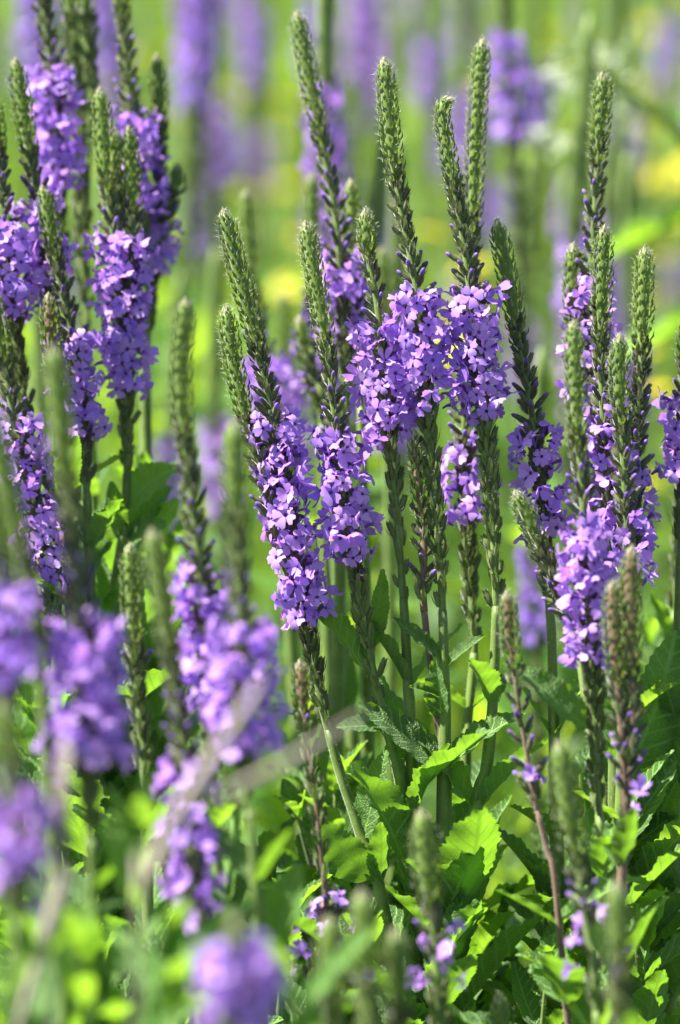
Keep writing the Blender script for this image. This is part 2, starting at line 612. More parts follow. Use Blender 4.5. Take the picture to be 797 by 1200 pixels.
def place_leaf(parent, root, base, direction, normal, length, width, fresh=None, name='leaf', rs=R):
    d = np.asarray(direction, float)
    d /= np.linalg.norm(d)
    nrm = np.asarray(normal, float)
    nrm = nrm - d * (nrm @ d)
    nrm /= np.linalg.norm(nrm) + 1e-9
    x = np.cross(d, nrm)
    if fresh is None:
        fresh = rs.random() < .28
    o = link(name, rs.choice(LEAVES2 if fresh else LEAVES), parent)
    # template is 1 long and about .5 wide
    sx, sy, sz = width / .5, length, length
    b = np.asarray(base) - np.asarray(root)
    o.matrix_basis = Matrix([[x[i] * sx, d[i] * sy, nrm[i] * sz, b[i]] for i in range(3)] + [[0, 0, 0, 1]])
    return o


def template_into(mb, t, rot, pos, s=1.0, off=0):
    V = np.concatenate(t.v)
    mb.add(V, t.f, [k + off for k in t.m] if off else t.m, (np.asarray(rot) * s, np.asarray(pos)))


# ------------------------------------------------------------------ a vervain spike and a vervain plant
def ortho(t, ang):
    a = np.cross(t, [0.0, 1.0, 0.17])
    a /= np.linalg.norm(a) + 1e-9
    b = np.cross(t, a)
    return a * math.cos(ang) + b * math.sin(ang)


def build_spike(plant, root, ax, rows, d, detail, rs, fl_density=1.0, sparse=1.0, brown=False, R0=3.9, tip='pale', fat=1.0):
    """bud cone at the tip, then loose buds, flowers, spent calyces; each flower (and near ones each bud) an object of its own"""
    yc, yb, yf, ye = rows
    s_c, s_b, s_f, s_e = (ax.s_of_row(y) for y in (yc, yb, yf, ye))
    s_e = max(s_e, s_f)
    base = ax.at(s_e)
    sub = base - root
    mb = MB()                                    # 0 bract, 1 hair, 2 pale tip, 3 axis, 4 calyx, 5 seed, 6 bud violet
    # axis
    ss = np.arange(0.001, s_e + .004, .004)
    rad = np.interp(ss, [0, .004, s_c * .7, s_c, s_e], np.array([.8, R0 * .72, R0 * .72, 1.5 if sparse < 1.9 else .9, 1.8 if sparse < 1.9 else 1.1]) * mm)
    mb.tube([ax.at(s) - base for s in ss], rad, 8, 3)
    # bud cone
    gold = 2.39996
    ang = rs.uniform(0, 6)
    s, k = 0.0, 0
    end = s_c + (s_b - s_c) * .12
    hair_every = {2: 1, 1: 2, 0: 4}[detail]
    while s < end:
        q = s / max(end, 1e-6)
        r = R0 * mm * min(1.0, (s / (2.2 * R0 * mm)) ** .5 if s > 0 else 0.05) * (1 - .28 * max(0, q - .55) / .45)
        Lb = (3.2 + 1.9 * min(1, q * 1.3)) * mm
        wd = (.75 + .35 * min(1, q * 1.6)) * mm
        t = ax.tan(s)
        o = ortho(t, ang)
        tilt = .16 + .30 * q ** 1.6 + rs.gauss(0, .07)
        if s < .005:
            tilt = -.25 + s * 60
        yv = t * math.cos(tilt) + o * math.sin(tilt)
        zv = o * math.cos(tilt) - t * math.sin(tilt)
        xv = np.cross(yv, zv)
        pos = ax.at(s + Lb * .35) - base + o * r
        V, F = bract_t(Lb, wd * rs.uniform(.85, 1.15))
        mb.add(V, F, 2 if (s < .0035 and tip == 'pale') else 0, (np.stack([xv, yv, zv], 1), pos))
        if k % hair_every == 0:
            for _ in range(3 if detail == 2 else 1):
                hairs_into(mb, pos + yv * Lb * rs.uniform(.3, 1) + zv * wd, o * .9 + t * .35, rs.uniform(1.5, 3.0) * mm,
                           (.085 if detail == 2 else .1) * mm, 1, rs, .1)
        s += (.36 + .55 * q ** 2) * mm
        ang += gold
        k += 1
    me_parts = []
    # loose buds between cone and flowers
    s = s_c - (s_c * .10)
    while s < s_b + (s_f - s_b) * .15:
        q = (s - s_c) / max(s_b - s_c, 1e-6)
        t = ax.tan(s)
        o = ortho(t, ang)
        tilt = (.40 + .36 * max(0, q)) + rs.gauss(0, .11)
        yv = t * math.cos(tilt) + o * math.sin(tilt)
        zv = o * math.cos(tilt) - t * math.sin(tilt)
        rot = np.stack([np.cross(yv, zv), yv, zv], 1)
        pos = ax.at(s + 3 * mm) + o * 1.5 * mm
        openb = rs.random() < (q * 1.9 - .55)
        sc_ = rs.uniform(.9, 1.15) * (.92 + .25 * min(1, max(0, q)))
        if detail == 2:
            o_ = link('flower_bud', rs.choice(ME_OPEN if openb else ME_BUD), None)
            me_parts.append((o_, rot * sc_, pos))
        else:
            tt = rs.choice(CAL_OPEN if openb else CAL_BUD)
            V = np.concatenate(tt.v)
            mb.add(V, tt.f, [{0: 4, 1: 1, 2: 6}[x] for x in tt.m], (rot * sc_, pos - base))
        s += (1.2 + .75 * max(0, q)) * mm * sparse
        ang += gold
    # flowers
    if s_f > s_b + .002:
        s = s_b
        while s < s_f:
            q = (s - s_b) / (s_f - s_b)
            t = ax.tan(s)
            o = ortho(t, ang)
            ang += gold
            # calyx under it
            tilt = .42 + rs.gauss(0, .08)
            yv = t * math.cos(tilt) + o * math.sin(tilt)
            zv = o * math.cos(tilt) - t * math.sin(tilt)
            rot = np.stack([np.cross(yv, zv), yv, zv], 1)
            tt = rs.choice(CAL_BUD)
            mb.add(np.concatenate(tt.v), tt.f, [{0: 4, 1: 1}[x] for x in tt.m], (rot, ax.at(s + 3 * mm) + o * 1.5 * mm - base))
            edge = min(1, q / .1 + .45, (1 - q) / .15 + .5)
            if rs.random() < min(1, edge) * .97:
                face = o * 1.0 + t * rs.gauss(.15, .5) + np.array([rs.gauss(0, .35), rs.gauss(0, .35), 0])
                rot = frame_from(face, rs.gauss(0, .6))
                rr = rs.uniform(7.2, 13.2) * mm * fat
                pos = ax.at(s) + o * rr + t * rs.uniform(1, 6) * mm
                f = link('flower', rs.choice(FLOWERS), None)
                me_parts.append((f, rot * rs.uniform(.8, 1.2) * (0.85 + .15 * fat), pos))
            s += .98 * mm / fl_density
    # spent calyces below
    s = s_f
    while s < s_e:
        q = (s - s_f) / max(s_e - s_f, 1e-6)
        t = ax.tan(s)
        o = ortho(t, ang)
        ang += gold
        tilt = .30 + rs.gauss(0, .11)
        yv = t * math.cos(tilt) + o * math.sin(tilt)
        zv = o * math.cos(tilt) - t * math.sin(tilt)
        rot = np.stack([np.cross(yv, zv), yv, zv], 1)
        pos = ax.at(s) + o * 1.7 * mm
        sc_ = rs.uniform(1.0, 1.45)
        if True:
            tt = rs.choice(CAL_SEED)
            mb.add(np.concatenate(tt.v), tt.f, [{0: 5, 1: 1}[x] for x in tt.m], (rot * sc_, pos - base))
        s += (1.4 + 3.5 * q ** 3) * mm * sparse
    me = mb.mesh('flower_spike', [M_BRACT, M_HAIR, M_TIP, M_BROWN if brown else M_STEM, M_CALYX, M_SEED, M_BUD])
    sp = link('flower_spike', me, plant, sub)
    for (o_, rot, pos) in me_parts:
        o_.parent = sp
        o_.matrix_basis = m4(rot, pos - base)
    return s_e


def to_root(pts4, rs):
    """carry the line on from the last given point down to the ground"""
    a, b = np.array(pts4[-2]), np.array(pts4[-1])
    dv = (b - a)[:3]
    sl_ = dv[:2] / max(-dv[2], .02)
    sl_ = np.clip(sl_, -.35, .35)
    z0 = b[2]
    out = list(pts4)
    for f in (.3, .65, 1.0):
        z = z0 * (1 - f)
        k = z0 * (f - .45 * f * f) * .6
        row = b[3] + z0 * f * 2500
        out.append((b[0] + sl_[0] * k, b[1] + sl_[1] * k, z, row))
    return out


def stem_part(plant, root, ax, s0, s1, r0, r1, detail, rs, brown=0.0, name='stem'):
    ss = np.linspace(s0, s1, max(6, int((s1 - s0) / .006)))
    mb = MB()
    rad = np.interp(ss, [s0, s0 + .12, s1], [r0, r1, r1 * 1.1]) * (1 + .05 * np.sin(ss * 170))
    mb.tube([ax.at(s) - root for s in ss], rad, 12, 0, True, .07)
    if detail == 2:
        for _ in range(int(min(.35, s1 - s0) * 2600)):
            s = s0 + rs.random() * min(.35, s1 - s0)
            t = ax.tan(s)
            o = ortho(t, rs.uniform(0, 6.3))
            r = float(np.interp(s, ss, rad))
            hairs_into(mb, ax.at(s) - root + o * r, o, rs.uniform(1.0, 2.0) * mm, .07 * mm, 1, rs, .0)
    return link(name, mb.mesh('stem', [M_BROWN if brown else M_STEM, M_HAIR]), plant)


def auto_leaves(plant, root, ax, s0, s1, rs, Ltop=.034, Lmax=.082, gap=.044, fresh=None, phase=None):
    s = s0 + rs.uniform(.0, .02)
    ph = rs.uniform(0, 3.14) if phase is None else phase
    while s < s1:
        q = min(1, (s - s0) / .16)
        t = ax.tan(s)
        for side in (0, math.pi):
            o = ortho(t, ph + side + rs.gauss(0, .2))
            el = rs.uniform(.55, 1.3)
            dv = o * math.cos(el) + t * math.sin(el)
            nrm = t * math.cos(el) - o * math.sin(el) + np.array([rs.gauss(0, .22), rs.gauss(0, .22), 0])
            Lf = (Ltop + (Lmax - Ltop) * q) * rs.uniform(.75, 1.2)
            place_leaf(plant, root, ax.at(s) + o * .001, dv, nrm, Lf, Lf * rs.uniform(.31, .43), fresh, rs=rs)
            if rs.random() < .25:             # small leaf in the axil
                o2 = ortho(t, ph + side + rs.gauss(0, .5))  # steeper than its leaf
                dv = o2 * .5 + t
                place_leaf(plant, root, ax.at(s) + o * .001, dv, t * .4 - o2, Lf * rs.uniform(.3, .5), Lf * .15, True, rs=rs)
        s += gap * rs.uniform(.8, 1.25)
        ph += math.pi / 2 + rs.gauss(0, .15)


def vervain(label, d, spikes, leaves=True, detail=2, group=None, stem_r=2.6, leafkw=None, extra_leaves=()):
    """spikes: list of dicts with pts (photograph px rows from tip down), rows (cone end, flower start, flower end, calyx end)"""
    rs = random.Random(hash(label) % 1 + sum(map(ord, label)))
    main = spikes[0]
    if label in NICK:
        LINES.append((NICK[label], d, [q[:2] for q in main['pts']]))

    def line(sp):
        dd = sp.get('d', d)
        out = []
        for i, q in enumerate(sp['pts']):
            w_ = P(q[0], q[1], q[2] if len(q) > 2 else dd)
            out.append((w_.x, w_.y, w_.z, q[1]))
        return out
    p4 = to_root(line(main), rs)
    root = np.array(p4[-1][:3])
    plant = link('vervain_plant', None, None, root)
    plant.empty_display_size = .02
    tag(plant, label, 'flower', group)
    ax = Axis(p4)
    kw = {k: main[k] for k in ('fl_density', 'sparse', 'brown', 'R0', 'fat') if k in main}
    s_e = build_spike(plant, root, ax, main['rows'], d, detail, rs, **kw)
    stem_part(plant, root, ax, s_e - .002, ax.L, (1.9 if main.get('sparse', 1) < 1.9 else 1.15) * mm, stem_r * 1.25 * mm, detail, rs, main.get('brown', 0))
    for sp in spikes[1:]:
        a2 = Axis(line(sp))
        kw = {k: sp[k] for k in ('fl_density', 'sparse', 'brown', 'R0', 'fat') if k in sp}
        e = build_spike(plant, root, a2, sp['rows'], sp.get('d', d), detail, rs, **kw)
        # run the side stem into the main stem
        last = a2.at(a2.L)
        sj = min(ax.L - .01, ax.s_of_row(a2.row(a2.L)) + .05)
        j = ax.at(sj)
        if np.linalg.norm(j - last) > .004:
            mid = (last * .45 + j * .55) + np.array([0, 0, -.006])
            tail = Axis([tuple(a2.at(max(0, a2.L - .02))) + (0,), tuple(last) + (1,), tuple(mid) + (2,), tuple(j) + (3,)])
            stem_part(plant, root, tail, 0, tail.L, 1.4 * mm, 1.6 * mm, 1, rs, sp.get('brown', 0), 'side_stem')
        if e < a2.L - .003:
            stem_part(plant, root, a2, e - .002, a2.L, 1.4 * mm, 1.5 * mm, detail, rs, sp.get('brown', 0), 'side_stem')
    if leaves:
        kw = dict(leafkw or {})
        s0 = kw.pop('s0', None)
        s0 = max(s_e + .012, ax.s_of_row({G_SHARP: 850, G_LEFT: 580}.get(group, 0))) if s0 is None else ax.s_of_row(s0)
        s1 = min(ax.s_of_row(1290), ax.L - .05)
        if s1 > s0:
            auto_leaves(plant, root, ax, s0, s1, rs, **kw)
    for (bx, by, tx, ty, wpx, nrm, fresh) in extra_leaves:
        b, t = P(bx, by, d), P(tx, ty, d + (.012 if nrm == 'under' else -.012))
        dv = np.array(t - b)
        L_ = np.linalg.norm(dv)
        n_ = {'up': (0, -.55, .85), 'side': (-.5, -.75, .3), 'under': (.25, .75, .55), 'flat': (0, -.3, 1), 'right': (.45, -.75, .4)}[nrm]
        place_leaf(plant, root, np.array(b), dv, n_, L_, wpx * .0004, fresh, rs=rs)
    return plant


# ------------------------------------------------------------------ ground
def ground():
    n = 60
    xs = np.concatenate([-np.geomspace(400, .5, n // 2), [0], np.geomspace(.5, 400, n // 2)])
    V, F = [], []
    for y in xs:
        for x in xs:
            rr = math.hypot(x, y)
            V.append((x, y, .012 * math.sin(x * 3.1) * math.cos(y * 2.7) * min(1, 20 / (rr + 1)) - .012))
    m = len(xs)
    for j in range(m - 1):
        for i in range(m - 1):
            F.append((j * m + i, j * m + i + 1, (j + 1) * m + i + 1, (j + 1) * m + i))
    mb = MB()
    mb.add(V, F, 0)
    o = link('ground', mb.mesh('ground', [M_SOIL]))
    tag(o, 'dark soil under the meadow plants', 'ground', kind='structure')


ground()


# ------------------------------------------------------------------ undergrowth that nobody could count
def undergrowth(name, label, y0, y1, dens, hmin, hmax, wd, m, seed, broad):
    rs = np.random.default_rng(seed)
    area_pts = []
    yy = y0
    V, F = [], []
    n_ = 0
    step = .25
    while yy < y1:
        half = .55 + (yy + 1.7) * .16
        cnt = int(dens * step * 2 * half * (1.0 if yy < 2 else max(.35, 2 / yy)))
        x = rs.uniform(-half * 1.25, half, cnt)
        y = rs.uniform(yy, yy + step, cnt)
        h = rs.uniform(hmin, hmax, cnt) * (1 + .15 * np.sin(x * 2.3 + 1) * np.cos(y * 1.7))
        a = rs.uniform(0, 2 * math.pi, cnt)
        lean = rs.uniform(.05, .45, cnt) * h
        wv = wd * rs.uniform(.6, 1.4, cnt) * (1 if yy < 3 else 1.5)
        for i in range(cnt):
            dx, dy = math.cos(a[i]), math.sin(a[i])
            px, py = -dy * wv[i], dx * wv[i]
            z0 = 0.0 if not broad else h[i] * rs.uniform(.25, .9)
            hh = h[i] if not broad else z0 + rs.uniform(.02, .07)
            ln = lean[i] if not broad else rs.uniform(.03, .08)
            mid = .55
            lx, ly = dx * ln, dy * ln
            zm = z0 + (hh - z0) * (.7 if not broad else .9)
            V += [(x[i] - px * .5, y[i] - py * .5, z0), (x[i] + px * .5, y[i] + py * .5, z0),
                  (x[i] - px + lx * .4, y[i] - py + ly * .4, zm), (x[i] + px + lx * .4, y[i] + py + ly * .4, zm),
                  (x[i] + lx, y[i] + ly, hh - (.02 if broad else 0))]
            F += [(n_, n_ + 1, n_ + 3, n_ + 2), (n_ + 2, n_ + 3, n_ + 4)]
            n_ += 5
        yy += step
    mb = MB()
    mb.add(np.array(V), F, 0)
    o = link(name, mb.mesh(name, [m]))
    tag(o, label, 'grass' if not broad else 'foliage', kind='stuff')


undergrowth('meadow_grass', 'bright green blurred grass of the meadow behind the flowers', .45, 16, 900, .35, .78, .0026, M_GRASS, 3, False)
undergrowth('meadow_foliage', 'soft green blurred leaves of the meadow behind the flowers', .35, 16, 1100, .25, .80, .012, M_FAR, 4, True)
undergrowth('low_foliage', 'low green leaves shading the soil between the stems', -.55, .4, 1500, .15, .52, .013, M_FAR, 5, True)

# ------------------------------------------------------------------ the vervain plants of the clump
NICK = {
    'leaning vervain with the longest violet flower column and a short green side cone': 'the leaning long-flowered vervain',
    'vervain with violet flowers parted round dark calyces, a small insect at their lower end': 'the parted flower head',
    'vervain with short bud cone on a thin brown tip above crowded pink-violet flowers': 'the short-coned vervain',
    'vervain with tall straight green spike and a broad pair of dark leaves on its stem': 'the tall straight vervain',
    'vervain whose green spike tip is bent over like a hook above pink-violet flowers': 'the hook-tipped vervain',
    'vervain with dark purple-budded spike and deep blue-violet flowers on one side': 'the purple-budded vervain',
    'stout vervain with dense pale pink-violet flower head and a stubby leaning side cone': 'the stout pale-flowered vervain',
    'tall vervain with loose flowers far below its narrow spike and a flowerless side cone': 'the loose-flowered vervain',
    'vervain with blunt green cone directly in front of the loose-flowered tall one': 'the blunt-coned vervain',
    'vervain with evenly tapering green spike and sparse flowers beside the blunt-coned one': 'the tapering sparse-flowered vervain',
    'vervain with round-tipped cone rising between the blunt-coned and the tapering one': 'the round-tipped vervain',
    'twin-coned vervain with a few last flowers low on its thin brown stem': 'the twin-coned vervain',
    'nearly spent vervain, small cone on a thin brown stem with a tiny pair of flowers': 'the nearly spent vervain',
    'very tall vervain with long green spike curving out above a short flower cluster': 'the very tall curving vervain',
    'vervain with violet flowers and the biggest dark leaves, at the rim of the clump': 'the vervain with the biggest leaves',
    'thin seedy vervain stem in front of the leaning one, few flowers at its foot': 'the thin seedy stem',
    'soft-focus vervain with bright pink-violet flower column and bare green stem in the second clump, twin-coned': 'the bright pink-violet soft-focus vervain',
    'soft-focus vervain with broad blue-violet flower column in the second clump': 'the blue-violet soft-focus vervain',
    'soft-focus vervain with pale-tipped cone and a small curved side cone in the second clump': 'the pale-tipped soft-focus cone',
    'soft-focus vervain flowering low in the second clump, behind the blurred front cone': 'the low-flowering soft-focus vervain',
    'soft-focus vervain with widest flower head, outermost of the second clump': 'the widest soft-focus flower head',
    'strongly blurred vervain in front with tall cone above a wide blue-violet flower mass': 'the wide blurred flower mass',
    'moderately blurred vervain in front with thick green cone and beaded buds above its flowers': 'the thick blurred cone',
    'pale young vervain cone without flowers standing between two blurred ones': 'the pale young cone',
}
LINES = []


def near(px, py, dd=0.0, both=False):
    """the named plant that stands closest to a spot, for labels"""
    best = min(LINES, key=lambda q: min(math.hypot(px - x, (py - y) * .6) for x, y in q[2]) + (abs(dd - q[1]) * 120 if both else 0))
    return best[0], best[1]


G_SHARP = 'sharp vervain plants in the clump'
G_LEFT = 'slightly soft vervain plants of the second clump'
G_FRONT = 'blurred vervain plants in front'
G_BACK = 'blurred vervain plants in the meadow behind'


def S(pts, rows, **kw):
    return dict(pts=pts, rows=rows, **kw)


vervain('leaning vervain with the longest violet flower column and a short green side cone', 0.0, [
    S([(262, 247), (280, 320), (300, 400), (318, 480), (335, 580), (352, 690), (362, 745), (378, 830), (400, 910), (425, 985), (450, 1070)], (410, 495, 738, 860), fl_density=1.0),
    S([(265, 360), (273, 420), (287, 485), (305, 550), (328, 640)], (500, 600, 600, 640))], group=G_SHARP,
    leafkw=dict(s0=1000), extra_leaves=[(440, 1030, 374, 962, 62, 'side', False), (425, 985, 450, 880, 42, 'side', True)])

vervain('vervain with violet flowers parted round dark calyces, a small insect at their lower end', 0.0, [
    S([(358, 262), (370, 330), (385, 420), (393, 500), (402, 580), (415, 660), (428, 740), (445, 820), (465, 900), (485, 1000), (500, 1080)], (405, 508, 665, 830), fl_density=.95)], group=G_SHARP,
    leafkw=dict(s0=930), extra_leaves=[(428, 790, 370, 702, 42, 'under', True), (436, 760, 450, 668, 26, 'under', True), (452, 850, 398, 845, 30, 'up', False)])

vervain('vervain with short bud cone on a thin brown tip above crowded pink-violet flowers', 0.005, [
    S([(428, 247), (432, 300), (441, 350), (447, 400), (453, 480), (460, 540), (468, 640), (474, 720), (478, 800), (482, 900)], (296, 385, 520, 705), sparse=1.7, R0=3.0, fl_density=1.05)], group=G_SHARP,
    leafkw=dict(s0=760))

vervain('vervain with tall straight green spike and a broad pair of dark leaves on its stem', 0.0, [
    S([(450, 70), (456, 140), (466, 220), (481, 300), (491, 360), (498, 440), (503, 510), (511, 600), (518, 700), (521, 800), (521, 905), (519, 1000), (517, 1080)], (205, 345, 495, 720)),
    S([(485, 505), (491, 570), (497, 640), (496, 700), (502, 760)], (600, 690, 690, 715), R0=2.6, brown=True, sparse=1.6)], group=G_SHARP, stem_r=3.1,
    leafkw=dict(s0=1010), extra_leaves=[(518, 903, 428, 820, 46, 'up', False), (523, 903, 602, 826, 44, 'flat', False), (519, 775, 466, 722, 24, 'up', False),
                                        (524, 780, 562, 742, 18, 'up', False), (518, 845, 505, 776, 34, 'side', True), (520, 820, 486, 800, 18, 'up', False)])

vervain('vervain whose green spike tip is bent over like a hook above pink-violet flowers', 0.0, [
    S([(531, 119), (523, 118), (518, 127), (519, 142), (526, 185), (538, 250), (547, 310), (554, 370), (562, 440), (570, 510), (577, 600), (581, 690), (580, 760), (577, 830), (570, 900), (552, 990)], (215, 340, 492, 715), R0=3.0)], group=G_SHARP,
    leafkw=dict(s0=800))

vervain('straight vervain spike standing just behind the hook-tipped one, its few flowers set much lower', 0.05, [
    S([(566, 47), (560, 120), (556, 200), (553, 280), (550, 380), (546, 470), (543, 530), (547, 600), (552, 690), (556, 760), (548, 850), (545, 930)], (265, 522, 622, 770), fl_density=.8)], group=G_SHARP,
    leafkw=dict(s0=830))

vervain('vervain with dark purple-budded spike and deep blue-violet flowers on one side', 0.01, [
    S([(582, 258), (592, 310), (605, 380), (618, 450), (628, 520), (636, 590), (640, 650), (644, 720), (648, 800)], (385, 505, 640, 720), fl_density=.75)], group=G_SHARP)

vervain('stout vervain with dense pale pink-violet flower head and a stubby leaning side cone', -.055, [
    S([(672, 378), (674, 440), (678, 520), (683, 590), (686, 640), (690, 720), (694, 790), (698, 860), (702, 950), (705, 1040)], (515, 625, 785, 960), fl_density=1.05),
    S([(604, 577), (616, 600), (633, 643), (655, 700), (675, 750)], (635, 720, 720, 740), d=-.03)], group=G_SHARP,
    leafkw=dict(s0=1000), extra_leaves=[(690, 855, 616, 774, 44, 'up', False)])

vervain('tall vervain with loose flowers far below its narrow spike and a flowerless side cone', 0.045, [
    S([(707, 86), (704, 140), (700, 200), (696, 270), (692, 330), (694, 400), (698, 480), (702, 560), (706, 650)], (170, 330, 480, 600), fl_density=.75, sparse=1.3),
    S([(672, 287), (671, 340), (673, 400), (683, 450)], (380, 430, 430, 445))], group=G_SHARP)

vervain('vervain with blunt green cone directly in front of the loose-flowered tall one', 0.0, [
    S([(708, 267), (706, 330), (704, 400), (706, 470), (710, 540), (713, 600), (715, 680), (718, 760)], (385, 490, 620, 700), fl_density=.8)], group=G_SHARP)

vervain('vervain with evenly tapering green spike and sparse flowers beside the blunt-coned one', 0.02, [
    S([(756, 291), (754, 350), (752, 420), (749, 480), (745, 540), (742, 620), (740, 700), (738, 800)], (405, 548, 665, 740), fl_density=.65)], group=G_SHARP)

vervain('vervain with round-tipped cone rising between the blunt-coned and the tapering one', -.02, [
    S([(726, 393), (726, 450), (729, 510), (732, 570), (734, 640), (733, 720), (731, 800)], (490, 590, 690, 760), fl_density=.5)], group=G_SHARP)

vervain('twin-coned vervain with a few last flowers low on its thin brown stem', -.085, [
    S([(718, 683), (720, 740), (726, 820), (731, 900), (733, 960), (728, 1050)], (790, 915, 965, 985), fl_density=.13, sparse=1.5, brown=True),
    S([(740, 643), (739, 700), (741, 780), (742, 840), (738, 910)], (775, 895, 895, 905), brown=True, sparse=1.4)], group=G_SHARP,
    leafkw=dict(s0=1010))

vervain('nearly spent vervain, small cone on a thin brown stem with a tiny pair of flowers', -.07, [
    S([(594, 695), (599, 760), (607, 820), (617, 880), (627, 940), (642, 1000), (655, 1080)], (765, 910, 930, 955), fl_density=.18, sparse=2.2, brown=True, R0=3.1)], group=G_SHARP, stem_r=1.3,
    leafkw=dict(s0=1040))

vervain('very tall vervain with long green spike curving out above a short flower cluster', .085, [
    S([(348, 15), (362, 90), (378, 170), (390, 230), (398, 300), (402, 360), (406, 430), (404, 520), (400, 620)], (150, 300, 412, 500), fl_density=.7, sparse=1.35)], group=G_SHARP)

vervain('vervain with violet flowers and the biggest dark leaves, at the rim of the clump', .03, [
    S([(806, 370), (804, 430), (802, 500), (800, 580), (797, 660), (795, 740)], (430, 468, 562, 640))], group=G_SHARP,
    extra_leaves=[(735, 905, 800, 745, 92, 'right', False), (762, 990, 786, 918, 58, 'side', False), (733, 1045, 768, 966, 34, 'under', True), (748, 1112, 806, 1048, 64, 'flat', False)])
vervain('spent vervain spike beside the big dark leaves, without flowers', .10, [
    S([(800, 560), (797, 620), (794, 680), (789, 740), (784, 800)], (590, 600, 600, 720))], detail=1)

# cones without flowers, a little behind
for (lab, dd, pts, rows) in [
    ('slim bare green cone behind the leaning vervain', .22, [(288, 225), (292, 290), (300, 360), (312, 440), (325, 540)], (350, 420, 500, 540)),
    ('blurred green cone beside the very tall spike\'s flowers', .20, [(366, 205), (366, 260), (368, 320), (372, 400), (376, 480)], (300, 380, 470, 500)),
    ('brown-tipped green cone between the very tall spike and the small short cone', .10, [(411, 212), (413, 260), (416, 310), (420, 400), (424, 500)], (290, 380, 380, 480)),
    ('small plain green cone behind the straight spike\'s buds', .25, [(448, 291), (450, 340), (452, 400), (454, 480)], (370, 430, 520, 540)),
    ('tiny curved green cone behind the parted flower head', .13, [(351, 372), (356, 405), (368, 450), (380, 520)], (415, 460, 460, 500)),
    ('faint pale green cone deep behind the leaning vervain', .42, [(332, 345), (335, 400), (338, 470), (342, 560)], (420, 450, 540, 570)),
]:
    vervain(lab, dd, [S(pts, rows, fl_density=.7)], detail=1, leaves=False, group=G_BACK)

# second clump, a little behind the plane of focus
vervain('soft-focus vervain with broad blue-violet flower column in the second clump', .13, [
    S([(45, -60), (52, 20), (63, 100), (67, 170), (68, 240), (74, 320), (80, 420)], (-5, 88, 232, 330))], detail=1, group=G_LEFT)
vervain('soft-focus flowerless vervain spike with dark seed calyces down its length in the second clump', .16, [
    S([(78, -50), (86, 60), (93, 150), (95, 250), (100, 350), (104, 440), (108, 540)], (20, 30, 30, 420)),
    S([(99, -50), (103, 40), (107, 110), (104, 190)], (20, 30, 30, 160), d=.17)], detail=1, group=G_LEFT)
vervain('soft-focus vervain with long dark budded spike and short flower patch in the second clump', .13, [
    S([(138, -60), (145, 40), (152, 120), (160, 180), (165, 250), (168, 320), (170, 420)], (0, 140, 262, 330))], detail=1, group=G_LEFT)
vervain('soft-focus vervain with bright pink-violet flower column and bare green stem in the second clump, twin-coned', .07, [
    S([(117, 105), (122, 170), (127, 230), (135, 290), (142, 370), (148, 450), (149, 530), (146, 610), (135, 690), (132, 760)], (215, 275, 465, 560)),
    S([(151, 150), (154, 210), (157, 270), (153, 330), (152, 390)], (250, 290, 385, 390), fl_density=.7),
    S([(134, 152), (137, 200), (139, 260), (141, 330)], (210, 230, 230, 300), d=.09)], detail=1, group=G_LEFT, leafkw=dict(s0=620),
    extra_leaves=[(147, 600, 200, 545, 60, 'up', True), (140, 660, 208, 585, 54, 'under', True), (146, 640, 190, 610, 50, 'up', False)])
vervain('soft-focus vervain with pale-tipped cone and a small curved side cone in the second clump', .14, [
    S([(184, 65), (187, 130), (186, 190), (184, 250), (178, 320), (172, 420)], (150, 262, 330, 400), fl_density=.6),
    S([(208, 193), (205, 218), (197, 246), (186, 285)], (225, 270, 270, 284))], detail=1, group=G_LEFT)
vervain('soft-focus vervain with fluffy bright green cone at the rim of the second clump', .07, [
    S([(18, 70), (26, 120), (34, 175), (42, 220), (52, 290), (60, 380)], (180, 235, 330, 380), fl_density=.6)], detail=1, group=G_LEFT)
vervain('soft-focus vervain with widest flower head, outermost of the second clump', .06, [
    S([(-10, 110), (0, 200), (5, 270), (12, 330), (18, 400), (30, 480), (40, 560)], (170, 262, 385, 500), fl_density=1.15, fat=1.15)], detail=1, group=G_LEFT)
vervain('soft-focus vervain leaning past a dry-tipped cone in the second clump', .05, [
    S([(50, 220), (60, 270), (70, 330), (82, 380), (90, 430), (96, 500), (100, 560), (104, 640)], (290, 395, 525, 580), fl_density=.85)], detail=1, group=G_LEFT)
vervain('stubby dry-tipped vervain cone in the second clump', .035, [
    S([(57, 346), (60, 390), (64, 440), (72, 520)], (410, 420, 420, 480), brown=True)], detail=1, group=G_LEFT)
vervain('soft-focus vervain flowering low in the second clump, behind the blurred front cone', .04, [
    S([(-12, 330), (4, 420), (16, 490), (30, 550), (45, 610), (58, 690), (66, 780)], (420, 505, 705, 760), fl_density=.9)], detail=1, group=G_LEFT)

